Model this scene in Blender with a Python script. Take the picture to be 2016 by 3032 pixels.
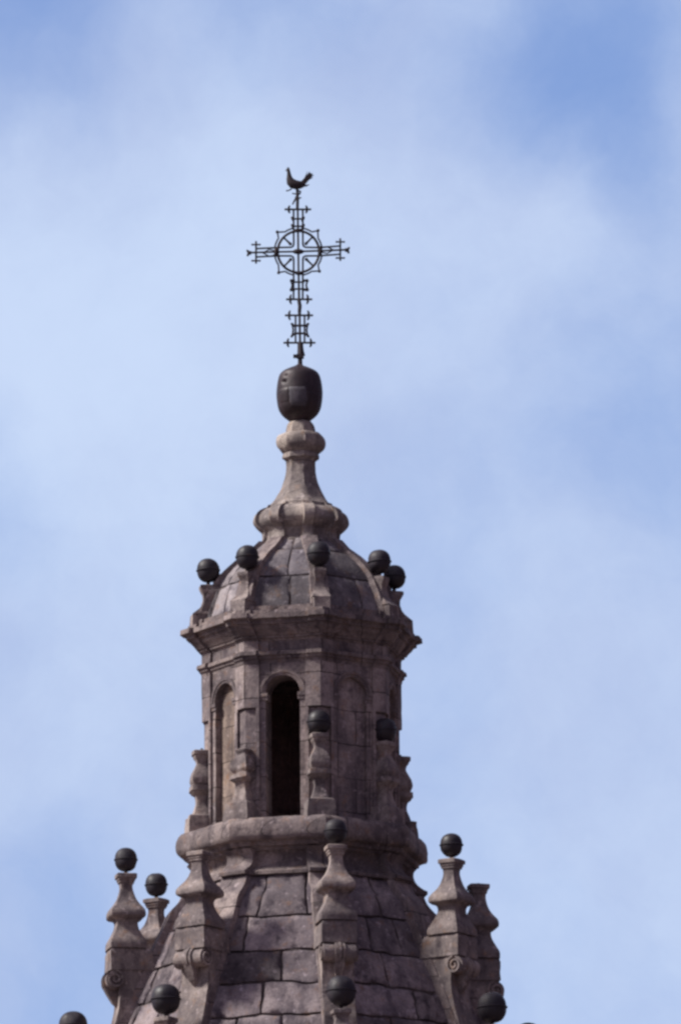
import bpy, bmesh, math, random
from mathutils import Vector, Matrix, noise

for o in list(bpy.data.objects):
    bpy.data.objects.remove(o)
SC = bpy.context.scene
COL = SC.collection
RAD = math.radians

# ------------------------------------------------------------------ camera
F_PX = 33800.0                       # focal length in photograph pixels (photograph 2016 x 3032)
PITCH, DIST = RAD(12.7), 260.0
ROLL, AXIS_PX = 0.0053, 888.3
YAW = math.atan((1008 - AXIS_PX) / F_PX)
DH = DIST * math.cos(PITCH)
CAM = Vector((0, -DH, 1.6))
cd = bpy.data.cameras.new('camera')
cam = bpy.data.objects.new('camera', cd)
COL.objects.link(cam)
cd.sensor_fit = 'VERTICAL'
cd.sensor_height = 36.0
cd.lens = 36.0 * F_PX / 3032.0
cd.clip_start, cd.clip_end = 1.0, 20000.0
CM = (Matrix.Translation(CAM) @ Matrix.Rotation(-YAW, 4, 'Z') @ Matrix.Rotation(PITCH + math.pi / 2, 4, 'X')
      @ Matrix.Rotation(-ROLL, 4, 'Z'))
cam.matrix_world = CM
SC.camera = cam
CR = CM.to_3x3()


def ray(px, py):
    return (CR @ Vector(((px - 1008) / F_PX, -(py - 1516) / F_PX, -1))).normalized()


def at(px, py, t=0.0):
    """the point seen at a photograph pixel, t metres in front of the tower's axis"""
    d = ray(px, py)
    s = (-t - CAM.y) / d.y
    return CAM + d * s


def Z(py, t=0.0):
    return at(889, py, t).z


def M(px):                            # photograph pixels at the tower -> metres
    return px / 130.0


# ------------------------------------------------------------------ light
SUN_AZ, SUN_EL = -82.0, 43.0          # degrees left of the view line, above the horizon
SKY_STRENGTH = 0.1
sd = bpy.data.lights.new('sun', 'SUN')
sd.energy = 5.0
sd.angle = RAD(11)
sd.color = (1.0, 0.96, 0.90)
sun = bpy.data.objects.new('sun', sd)
COL.objects.link(sun)
sv = Vector((math.sin(RAD(SUN_AZ)) * math.cos(RAD(SUN_EL)), -math.cos(RAD(SUN_AZ)) * math.cos(RAD(SUN_EL)), math.sin(RAD(SUN_EL))))
sun.rotation_euler = (-sv).to_track_quat('-Z', 'Y').to_euler()
sun.location = (0, 0, 120)

SC.view_settings.view_transform = 'Standard'
SC.view_settings.look = 'None'
SC.view_settings.exposure = 0.0
SC.view_settings.gamma = 1.0
SC.cycles.filter_width = 2.8
SC.cycles.use_denoising = True
SC.cycles.max_bounces = 5

world = bpy.data.worlds.new('World')
SC.world = world
world.use_nodes = True
nt = world.node_tree
nt.nodes.clear()


class NB:
    """small helper round a node tree"""

    def __init__(self, tree):
        self.t = tree

    def n(self, kind, **kw):
        nd = self.t.nodes.new(kind)
        for k, v in kw.items():
            if k.startswith('_'):
                setattr(nd, k[1:], v)
            else:
                key = int(k[1:]) if k[0] == 'i' and k[1:].isdigit() else k
                s = nd.inputs[key]
                if hasattr(v, 'is_linked') or isinstance(v, bpy.types.NodeSocket):
                    self.t.links.new(v, s)
                else:
                    s.default_value = v
        return nd

    def math(self, op, a, b=0.0, clamp=False):
        return self.n('ShaderNodeMath', _operation=op, _use_clamp=clamp, i0=a, i1=b).outputs[0]

    def ramp(self, v, a, b, x=0.0, y=1.0):
        nd = self.n('ShaderNodeMapRange', _interpolation_type='SMOOTHSTEP', i0=v, i1=a, i2=b, i3=x, i4=y)
        return nd.outputs[0]

    def mix(self, f, a, b, blend='MIX'):
        nd = self.t.nodes.new('ShaderNodeMix')
        nd.data_type = 'RGBA'
        nd.blend_type = blend
        for s, v in ((nd.inputs[0], f), (nd.inputs[6], a), (nd.inputs[7], b)):
            if isinstance(v, bpy.types.NodeSocket):
                self.t.links.new(v, s)
            else:
                s.default_value = v if not isinstance(v, tuple) or len(v) == 4 else (*v, 1)
        return nd.outputs[2]

    def noise(self, vec, scale, detail=4.0, rough=0.55, dist=0.0):
        return self.n('ShaderNodeTexNoise', Vector=vec, Scale=scale, Detail=detail, Roughness=rough, Distortion=dist).outputs[0]


W = NB(nt)
tc = W.n('ShaderNodeTexCoord').outputs['Generated']
sky = W.n('ShaderNodeTexSky', _sky_type='NISHITA', _sun_disc=False, _sun_elevation=RAD(SUN_EL),
          _sun_rotation=math.atan2(sv.x, sv.y), _air_density=1.0, _dust_density=1.0, _ozone_density=1.6).outputs[0]
warp = W.n('ShaderNodeTexNoise', Vector=tc, Scale=20.0, Detail=6.0, Roughness=0.6).outputs[1]
wv = W.n('ShaderNodeVectorMath', _operation='MULTIPLY_ADD', i0=warp, i1=(0.022, 0.022, 0.022), i2=tc).outputs[0]
wv = W.n('ShaderNodeVectorMath', _operation='SUBTRACT', i0=wv, i1=(0.011, 0.011, 0.011)).outputs[0]
broad = W.noise(wv, 11.0, 5.0, 0.5)
fine = W.noise(wv, 40.0, 8.0, 0.62)
cover = W.math('ADD', W.math('MULTIPLY', broad, 0.52), W.math('MULTIPLY', fine, 0.60))


def spot(px, py, rad_px, k):
    """a gap (k<0) or a thickening (k>0) of the cloud sheet round one direction of the sky"""
    d = ray(px, py)
    dist = W.n('ShaderNodeVectorMath', _operation='DISTANCE', i0=wv, i1=tuple(d)).outputs['Value']
    return W.math('MULTIPLY', W.ramp(dist, 0.0, rad_px / F_PX, 1.0, 0.0), k)


SPOTS = [(1620, 320, 520, -0.19), (1900, 400, 520, -0.15), (1800, 120, 760, -0.20), (700, 60, 800, -0.10), (2040, 1330, 560, -0.13),
         (190, 2660, 400, -0.14), (90, 2990, 480, -0.16), (20, 1500, 420, -0.16), (1700, 620, 330, 0.16), (60, 2780, 260, 0.12),
         (700, 620, 900, 0.20), (1480, 640, 560, 0.16), (420, 1150, 900, 0.22), (1250, 1250, 620, 0.08),
         (1780, 2100, 700, 0.18), (350, 2100, 500, 0.12), (40, 60, 560, -0.34), (800, 40, 420, -0.14)]
for s in SPOTS:
    if s[3]:
        cover = W.math('ADD', cover, spot(*s))
mask = W.ramp(cover, 0.06, 0.74, 0.10, 1.0)
blue = W.mix(1.0, sky, (1.04, 1.14, 1.55), 'MULTIPLY')
# the cloud sheet itself: bright and cool where it is thin, lavender grey where it is thick
tone = W.math('ADD', W.math('MULTIPLY', W.noise(wv, 13.0, 6.0, 0.55), 0.9), W.math('MULTIPLY', W.noise(wv, 64.0, 8.0, 0.64), 0.50))
for q in [(420, 1180, 1100, 0.22), (900, 800, 800, 0.10), (1700, 2500, 1000, -0.15), (1250, 1500, 700, -0.06), (150, 120, 700, -0.20),
          (1200, 150, 600, -0.10), (1450, 650, 400, -0.05)]:
    tone = W.math('ADD', tone, spot(*q))
cloud = W.mix(W.ramp(tone, 0.42, 0.98), (4.45, 5.45, 8.1), (5.95, 7.15, 9.5))
front = W.mix(mask, blue, cloud)
# the rest of the sky, out of the picture: made-up overcast, dimmed to deepen the tower's shaded sides, brightened round the sun
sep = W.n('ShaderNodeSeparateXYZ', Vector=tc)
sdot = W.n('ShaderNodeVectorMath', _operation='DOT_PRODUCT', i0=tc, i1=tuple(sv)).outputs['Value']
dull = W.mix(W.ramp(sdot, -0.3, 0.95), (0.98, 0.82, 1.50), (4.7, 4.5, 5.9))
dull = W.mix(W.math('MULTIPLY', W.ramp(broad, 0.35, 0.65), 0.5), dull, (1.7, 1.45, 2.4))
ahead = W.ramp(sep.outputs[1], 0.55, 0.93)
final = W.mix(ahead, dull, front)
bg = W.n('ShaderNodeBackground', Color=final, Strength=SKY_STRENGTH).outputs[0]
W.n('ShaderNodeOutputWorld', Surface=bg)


# ------------------------------------------------------------------ materials
def stone(name, base=(0.188, 0.155, 0.156), joints=None, seed=0.0, crust=0.5):
    m = bpy.data.materials.new(name)
    m.use_nodes = True
    t = m.node_tree
    t.nodes.clear()
    B = NB(t)
    co = B.n('ShaderNodeTexCoord').outputs['Object']
    geo = B.n('ShaderNodeNewGeometry')
    pos = B.n('ShaderNodeVectorMath', _operation='ADD', i0=geo.outputs['Position'], i1=(seed, seed * 1.7, seed * 0.6)).outputs[0]
    big = B.noise(pos, 0.75, 6, 0.62)
    mid = B.noise(pos, 3.2, 7, 0.66)
    grit = B.noise(pos, 17.0, 4, 0.6)
    streak_co = B.n('ShaderNodeVectorMath', _operation='MULTIPLY', i0=pos, i1=(2.6, 2.6, 0.5)).outputs[0]
    streak = B.noise(streak_co, 1.0, 5, 0.6)
    dark = tuple(c * f for c, f in zip(base, (0.30, 0.28, 0.34)))
    pale = tuple(c * f for c, f in zip(base, (2.05, 2.02, 1.88)))
    ochre = tuple(c * f for c, f in zip(base, (1.45, 1.12, 0.82)))
    c = B.mix(B.ramp(big, 0.42, 0.64), base, pale)
    c = B.mix(B.ramp(mid, 0.54, 0.72), c, ochre)
    c = B.mix(B.math('MULTIPLY', B.ramp(mid, 0.50, 0.30), crust + 0.2), c, dark)
    c = B.mix(B.math('MULTIPLY', B.ramp(streak, 0.50, 0.66), crust), c, dark)
    c = B.mix(B.math('MULTIPLY', B.ramp(streak, 0.44, 0.30), 0.45), c, pale)
    lich = B.noise(pos, 6.5, 3, 0.5)
    c = B.mix(B.math('MULTIPLY', B.ramp(lich, 0.60, 0.70), 0.65), c, tuple(x * 2.3 for x in base))
    c = B.mix(B.math('MULTIPLY', B.ramp(grit, 0.30, 0.70), 0.35), c, dark)
    tone = B.n('ShaderNodeAttribute', _attribute_name='tone').outputs['Fac']
    c = B.mix(1.0, c, B.n('ShaderNodeCombineColor', Red=B.math('ADD', tone, 1.0), Green=B.math('ADD', tone, 1.0), Blue=B.math('ADD', tone, 1.0)).outputs[0], 'MULTIPLY')
    height = B.math('ADD', B.math('MULTIPLY', mid, 0.6), B.math('MULTIPLY', grit, 0.35))
    if joints:
        bw, rh, mort = joints
        uv = B.n('ShaderNodeUVMap').outputs[0]
        wob = B.n('ShaderNodeTexNoise', Vector=pos, Scale=2.2, Detail=3.0).outputs[1]
        uv = B.n('ShaderNodeVectorMath', _operation='MULTIPLY_ADD', i0=wob, i1=(0.05, 0.05, 0), i2=uv).outputs[0]
        br = B.n('ShaderNodeTexBrick', Vector=uv, _offset=0.43, _squash=1.0)
        br.inputs['Color1'].default_value = (0.72, 0.72, 0.72, 1)
        br.inputs['Color2'].default_value = (1.15, 1.15, 1.15, 1)
        br.inputs['Mortar'].default_value = (0.9, 0.9, 0.9, 1)
        br.inputs['Scale'].default_value = 1.0
        br.inputs['Mortar Size'].default_value = mort
        br.inputs['Mortar Smooth'].default_value = 0.4
        br.inputs['Bias'].default_value = 0.0
        br.inputs['Brick Width'].default_value = bw
        br.inputs['Row Height'].default_value = rh
        c = B.mix(0.8, c, br.outputs['Color'], 'MULTIPLY')
        jf = B.math('MULTIPLY', br.outputs['Fac'], B.ramp(B.noise(pos, 1.3, 3), 0.30, 0.60, 0.25, 0.95))
        c = B.mix(jf, c, tuple(x * 0.22 for x in base))
        height = B.math('SUBTRACT', height, B.math('MULTIPLY', jf, 1.6))
    bump = B.n('ShaderNodeBump', Strength=0.75, Distance=0.045, Height=height).outputs[0]
    p = B.n('ShaderNodeBsdfPrincipled', Roughness=0.93, Normal=bump)
    p.inputs['Specular IOR Level'].default_value = 0.15
    t.links.new(c, p.inputs['Base Color'])
    B.n('ShaderNodeOutputMaterial', Surface=p.outputs[0])
    return m


def metal(name, base, rough, metallic=0.0, spots=0.5, rust=(0.10, 0.05, 0.03)):
    m = bpy.data.materials.new(name)
    m.use_nodes = True
    t = m.node_tree
    t.nodes.clear()
    B = NB(t)
    pos = B.n('ShaderNodeNewGeometry').outputs['Position']
    a = B.noise(pos, 3.0, 6, 0.6)
    b = B.noise(pos, 11.0, 4, 0.6)
    rnd_ = B.n('ShaderNodeObjectInfo').outputs['Random']
    c = B.mix(B.ramp(a, 0.4, 0.7), base, tuple(x * 1.9 for x in base))
    wide = B.noise(B.n('ShaderNodeVectorMath', _operation='MULTIPLY', i0=pos, i1=(1.0, 1.0, 0.35)).outputs[0], 5.5, 5, 0.6)
    c = B.mix(B.math('MULTIPLY', B.ramp(wide, 0.52, 0.66), 0.8), c, tuple(x * 1.9 for x in base))
    c = B.mix(B.math('MULTIPLY', rnd_, 0.5), c, tuple(x * 0.55 for x in base))
    c = B.mix(B.math('MULTIPLY', B.ramp(b, 0.55, 0.7), spots), c, rust)
    bump = B.n('ShaderNodeBump', Strength=0.35, Distance=0.02, Height=B.math('ADD', a, B.math('MULTIPLY', b, 0.4))).outputs[0]
    r = B.ramp(a, 0.3, 0.7, rough - 0.1, rough + 0.15)
    p = B.n('ShaderNodeBsdfPrincipled', Roughness=r, Metallic=metallic, Normal=bump)
    t.links.new(c, p.inputs['Base Color'])
    B.n('ShaderNodeOutputMaterial', Surface=p.outputs[0])
    return m


ST = stone('limestone', crust=0.5)
ST_ASH = stone('limestone_ashlar', base=(0.222, 0.184, 0.186), joints=(0.86, 0.78, 0.013), seed=3.0, crust=0.45)
ST_MOULD = stone('limestone_moulding', joints=(1.05, 9.0, 0.014), seed=7.0, crust=0.55)
ST_FINIAL = stone('limestone_finial', base=(0.295, 0.254, 0.240), joints=(0.62, 1.3, 0.010), seed=11.0, crust=0.35)
ST_BLOCK = stone('limestone_rubble', base=(0.152, 0.128, 0.138), seed=17.0, crust=0.6)
ST_DOME = stone('grey_dome_limestone', base=(0.150, 0.134, 0.146), seed=41.0, crust=0.5)
ST_PIN = stone('limestone_pinnacle', base=(0.222, 0.186, 0.182), seed=23.0, crust=0.5)
ST_DARK = stone('mortar', base=(0.085, 0.070, 0.072), seed=2.0)
ST_IN = stone('plastered_inner_wall', base=(0.20, 0.135, 0.130), seed=37.0, crust=0.3)
ST_FILL = stone('brown_infill', base=(0.19, 0.148, 0.132), joints=(0.7, 0.8, 0.012), seed=29.0, crust=0.3)
IRON = metal('wrought_iron', (0.030, 0.022, 0.026), 0.65, 0.2)
BALLM = metal('weathered_lead', (0.017, 0.013, 0.020), 0.58, 0.0, 0.25)
ORBM = metal('old_copper', (0.028, 0.018, 0.022), 0.52, 0.15, 0.5, (0.05, 0.022, 0.016))
PATCHM = metal('dull_sheet', (0.080, 0.070, 0.085), 0.62, 0.1, 0.6, (0.06, 0.035, 0.03))


def plain(name, c, rough=0.9):
    m = bpy.data.materials.new(name)
    m.use_nodes = True
    t = m.node_tree
    t.nodes.clear()
    B = NB(t)
    pos = B.n('ShaderNodeNewGeometry').outputs['Position']
    a = B.noise(pos, 0.3, 6, 0.6)
    col = B.mix(B.ramp(a, 0.35, 0.7), c, tuple(x * 1.4 for x in c))
    p = B.n('ShaderNodeBsdfPrincipled', Roughness=rough)
    t.links.new(col, p.inputs['Base Color'])
    B.n('ShaderNodeOutputMaterial', Surface=p.outputs[0])
    return m


# ------------------------------------------------------------------ object helpers
def link(name, me, mat, parent=None, sharp=38):
    me.materials.append(mat)
    for p in me.polygons:
        p.use_smooth = True
    if sharp:
        me.set_sharp_from_angle(angle=RAD(sharp))
    o = bpy.data.objects.new(name, me)
    COL.objects.link(o)
    if parent:
        o.parent = parent
    return o


def obj(name, bm, mat, parent=None, sharp=38, fix=True):
    me = bpy.data.meshes.new(name)
    if fix:
        bmesh.ops.recalc_face_normals(bm, faces=bm.faces)
    bm.to_mesh(me)
    bm.free()
    return link(name, me, mat, parent, sharp)


def thing(name, label, cat, loc=(0, 0, 0), rz=0.0, group=None):
    o = bpy.data.objects.new(name, None)
    o.empty_display_size = 0.3
    COL.objects.link(o)
    o.location = loc
    o.rotation_euler = (0, 0, rz)
    tag(o, label, cat, group)
    return o


def tag(o, label, cat, group=None):
    o['label'] = label
    o['category'] = cat
    if group:
        o['group'] = group
    return o


def rough(p, amp, seed):
    """weathering: slow dents plus chipped spots"""
    q = p + Vector((seed * 3.1, seed * 1.3, seed * 2.3))
    d = noise.noise(q * 1.6) * 0.9 + noise.noise(q * 4.1) * 0.7 + noise.noise(q * 9.7) * 0.4
    c = noise.noise(q * 2.7 + Vector((9, 4, 2)))
    if c > 0.30:
        d -= (c - 0.30) * 5.0
    return d * amp


def resample(prof, step):
    """prof: tuples whose first two entries are r and z; long pieces are cut"""
    out = [prof[0]]
    for a, b in zip(prof, prof[1:]):
        ln = math.hypot(b[0] - a[0], b[1] - a[1])
        n = max(1, int(math.ceil(ln / step)))
        for i in range(1, n + 1):
            f = i / n
            out.append(tuple(x + (y - x) * f for x, y in zip(a, b)))
    return out


def smooth_prof(pts, n=5):
    """Catmull-Rom through a short list of points"""
    out = []
    P = [pts[0]] + list(pts) + [pts[-1]]
    for i in range(1, len(P) - 2):
        for k in range(n):
            t = k / n
            out.append(tuple(0.5 * (2 * b + (c - a) * t + (2 * a - 5 * b + 4 * c - d) * t * t + (3 * b - a - 3 * c + d) * t ** 3)
                             for a, b, c, d in zip(P[i - 1], P[i], P[i + 1], P[i + 2])))
    out.append(tuple(pts[-1]))
    return out


TH0 = 10.5                                            # where the octagon's first corner looks, right of the camera
CORNERS = [TH0 + 45 * k for k in range(8)]
C225, S225 = math.cos(RAD(22.5)), math.sin(RAD(22.5))


def dr(th):
    return Vector((math.sin(RAD(th)), -math.cos(RAD(th)), 0))


def section(R, w, p, mode):
    pts = []
    for th in CORNERS:
        c = dr(th) * R
        tn = Vector((math.cos(RAD(th)), math.sin(RAD(th)), 0))
        if mode == 'plain':
            pts.append(c)
        elif mode == 'fold':
            n1, n2 = dr(th - 22.5), dr(th + 22.5)
            t1 = (dr(th - 45) * R - c).normalized()
            t2 = (dr(th + 45) * R - c).normalized()
            a, b = c + t1 * w, c + t2 * w
            pts += [a, a + n1 * p, c + dr(th) * (p / C225), b + n2 * p, b]
        else:                                         # radial fin
            a = dr(th) * (R - w * math.tan(RAD(22.5)))
            pts += [a - tn * w, dr(th) * (R + p) - tn * w, dr(th) * (R + p) + tn * w, a + tn * w]
    return pts


def octo(name, prof, mat, parent, mode='plain', w=0.0, p=0.0, amp=0.012, step=0.09, ds=0.16, seed=1.0, caps=(True, True), sharp=38):
    """octagonal loft; prof = [(R, z) or (R, z, w, p)]"""
    pr = [q if len(q) == 4 else (q[0], q[1], w, p) for q in prof]
    pr = resample(pr, step)
    base = section(max(q[0] for q in pr), max(q[2] for q in pr), max((abs(q[3]) for q in pr)), mode)
    cnt = []
    for a, b in zip(base, base[1:] + base[:1]):
        cnt.append(max(1, int(math.ceil((b - a).length / ds))))
    bm = bmesh.new()
    uvl = bm.loops.layers.uv.new('UVMap')
    rings, us, vs = [], [], []
    v = 0.0
    for i, (R, z, ww, pp) in enumerate(pr):
        sec = section(R, ww, pp, mode)
        if i:
            v += math.hypot(R - pr[i - 1][0], z - pr[i - 1][1])
        row, u, ul = [], 0.0, []
        for a, b, n in zip(sec, sec[1:] + sec[:1], cnt):
            for k in range(n):
                q = a.lerp(b, k / n)
                ul.append(u + (b - a).length * k / n)
                co = Vector((q.x, q.y, z))
                rd = Vector((q.x, q.y, 0)).normalized()
                d = rough(co, amp, seed)
                co += rd * d
                co.z += rough(co * 1.3, amp * 0.6, seed + 5)
                row.append(bm.verts.new(co))
            u += (b - a).length
        ul.append(u)
        rings.append(row)
        us.append(ul)
        vs.append(v)
    n = len(rings[0])
    for i in range(len(rings) - 1):
        for j in range(n):
            k = (j + 1) % n
            f = bm.faces.new((rings[i][j], rings[i][k], rings[i + 1][k], rings[i + 1][j]))
            for lp, (uu, vv) in zip(f.loops, ((us[i][j], vs[i]), (us[i][j + 1], vs[i]), (us[i + 1][j + 1], vs[i + 1]), (us[i + 1][j], vs[i + 1]))):
                lp[uvl].uv = (uu, vv)
    if caps[0]:
        bm.faces.new(rings[0])
    if caps[1]:
        bm.faces.new(rings[-1])
    return obj(name, bm, mat, parent, sharp)


def lathe_bm(prof, seg=32, bm=None, centre=(0, 0), f=None):
    bm = bm or bmesh.new()
    rings = []
    for r, z in prof:
        if r < 1e-5:
            rings.append([bm.verts.new((centre[0], centre[1], z))])
        else:
            row = []
            for k in range(seg):
                a = 2 * math.pi * k / seg
                rr = r * (f(a, z) if f else 1)
                row.append(bm.verts.new((centre[0] + rr * math.cos(a), centre[1] + rr * math.sin(a), z)))
            rings.append(row)
    for a, b in zip(rings, rings[1:]):
        for k in range(seg):
            l = (k + 1) % seg
            if len(a) == 1:
                bm.faces.new((a[0], b[k], b[l]))
            elif len(b) == 1:
                bm.faces.new((a[k], a[l], b[0]))
            else:
                bm.faces.new((a[k], a[l], b[l], b[k]))
    return bm


def rect_loft(bm, prof, amp=0.01, seed=1.0, step=0.06, ds=0.09, soft=0.0):
    """local loft: prof = [(x_in, x_out, half_width, z)]; x is outward, y along the wall"""
    pr = []
    for i, q in enumerate(prof):
        if i:
            a = prof[i - 1]
            ln = max(abs(q[k] - a[k]) for k in range(4))
            n = max(1, int(math.ceil(ln / step)))
            pr += [tuple(x + (y - x) * k / n for x, y in zip(a, q)) for k in range(1, n + 1)]
        else:
            pr.append(q)
    nx = max(2, int(max(q[1] - q[0] for q in pr) / ds))
    ny = max(2, int(max(2 * q[2] for q in pr) / ds))
    rows = []
    for xi, xo, h, z in pr:
        cs = [Vector((xi, -h, z)), Vector((xo, -h, z)), Vector((xo, h, z)), Vector((xi, h, z))]
        row = []
        for (a, b), n in zip(zip(cs, cs[1:] + cs[:1]), (nx, ny, nx, ny)):
            for k in range(n):
                c = a.lerp(b, k / n)
                d = rough(c, amp, seed)
                m = Vector(((xi + xo) / 2, 0, z))
                if soft:
                    ax, ay = abs(c.x - m.x) / max(1e-6, (xo - xi) / 2), abs(c.y) / max(1e-6, h)
                    f_ = 1 - soft * max(0.0, min(ax, ay) - 0.55) / 0.45
                    c = Vector((m.x + (c.x - m.x) * f_, c.y * f_, z))
                o = (c - m)
                o = o.normalized() if o.length > 1e-6 else Vector((1, 0, 0))
                c = c + o * d
                c.z += rough(c, amp * 0.5, seed + 4)
                row.append(bm.verts.new(c))
        rows.append(row)
    n = len(rows[0])
    for a, b in zip(rows, rows[1:]):
        for k in range(n):
            l = (k + 1) % n
            bm.faces.new((a[k], a[l], b[l], b[k]))
    bm.faces.new(rows[0])
    bm.faces.new(rows[-1])
    return bm


def tube(bm, pts, r, seg=6, flat=None):
    """round bar along points; r a number or a list"""
    pts = [Vector(p) for p in pts]
    rs = r if isinstance(r, (list, tuple)) else [r] * len(pts)
    rows = []
    for i, p in enumerate(pts):
        d = (pts[min(i + 1, len(pts) - 1)] - pts[max(i - 1, 0)])
        d = d.normalized() if d.length > 1e-9 else Vector((0, 0, 1))
        s = Vector((0, 1, 0)) if abs(d.y) < 0.9 else Vector((1, 0, 0))
        a = d.cross(s).normalized()
        b = d.cross(a).normalized()
        rows.append([bm.verts.new(p + (a * math.cos(2 * math.pi * k / seg) + b * math.sin(2 * math.pi * k / seg)) * rs[i]) for k in range(seg)])
    for a, b in zip(rows, rows[1:]):
        for k in range(seg):
            l = (k + 1) % seg
            bm.faces.new((a[k], a[l], b[l], b[k]))
    bm.faces.new(rows[0])
    bm.faces.new(rows[-1])


def box(bm, a, b):
    g = bmesh.ops.create_cube(bm, size=1.0)
    for v in g['verts']:
        v.co = Vector([(x + y) / 2 + c * (y - x) for x, y, c in zip(a, b, v.co)])


# ------------------------------------------------------------------ ground
bm = bmesh.new()
bmesh.ops.create_grid(bm, x_segments=2, y_segments=2, size=6000)
g = obj('ground', bm, plain('dry_earth', (0.09, 0.066, 0.062)))
g['kind'] = 'structure'

# ------------------------------------------------------------------ the tower
TOWER = thing('bell_tower', 'weathered grey stone octagonal tower top with arched belfry, domes and ribs', 'tower')
OC = 0.983                                             # silhouette half width / corner radius


def P(y, hw, *rest):
    """a silhouette reading (photograph row, half width in pixels) -> (corner radius, height)"""
    return (M(hw) / OC, Z(y)) + tuple(M(v) for v in rest)


def S3(y, hw):                                         # readings taken from the enlarged finial
    return P(1220 + y / 3.733, hw / 3.733)


# finial, top to bottom
cap = smooth_prof([S3(104, 100), S3(118, 128), S3(150, 147), S3(190, 160), S3(234, 168)], 3)
bulb = smooth_prof([S3(238, 168), S3(252, 222), S3(285, 260), S3(345, 273), S3(405, 260), S3(448, 218)], 3)
neck = [S3(462, 198), S3(480, 206), S3(518, 206), S3(532, 182)] + smooth_prof(
    [S3(545, 166), S3(610, 163), S3(680, 168), S3(750, 183), S3(850, 222), S3(930, 263), S3(1000, 308), S3(1055, 365)], 3)
fin = octo('finial', cap + bulb + neck, ST_FINIAL, TOWER, amp=0.012, seed=2, step=0.06, ds=0.12)
roll = [S3(1052, 360) + (M(15), M(2)), S3(1085, 372) + (M(15), M(3))] + [
    q + (M(16), M(5)) for q in smooth_prof([S3(1092, 400), S3(1118, 448), S3(1155, 482), S3(1200, 498), S3(1245, 500), S3(1285, 476), S3(1330, 428)], 3)] + [
    q + (M(17), M(4)) for q in smooth_prof([S3(1345, 408), S3(1400, 402), S3(1450, 416), S3(1485, 455)], 3)]
octo('finial_base', roll, ST_FINIAL, TOWER, mode='radial', amp=0.016, seed=3, step=0.06, ds=0.12)

# upper dome: a shell, eight ribs and the courses of blocks
DOME = smooth_prof([P(1612, 118), P(1640, 146), P(1672, 188), P(1696, 214), P(1730, 244), P(1780, 272), P(1830, 290), P(1876, 300)], 4)
dome = octo('dome', [(r - 0.05, z) for r, z in DOME], ST_DARK, TOWER, amp=0.004, seed=4)


def prof_at(prof, z):
    for a, b in zip(prof, prof[1:]):
        if (a[1] - z) * (b[1] - z) <= 0 and a[1] != b[1]:
            f = (z - a[1]) / (b[1] - a[1])
            return a[0] + (b[0] - a[0]) * f
    return prof[0][0] if z > prof[0][1] else prof[-1][0]


def front_z(prof, y, th=-12):
    """height of a joint read at row y on the face that looks towards th"""
    t = 0.0
    for _ in range(6):
        z = Z(y, t)
        t = prof_at(prof, z) * C225 * math.cos(RAD(th))
    return z


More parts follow.
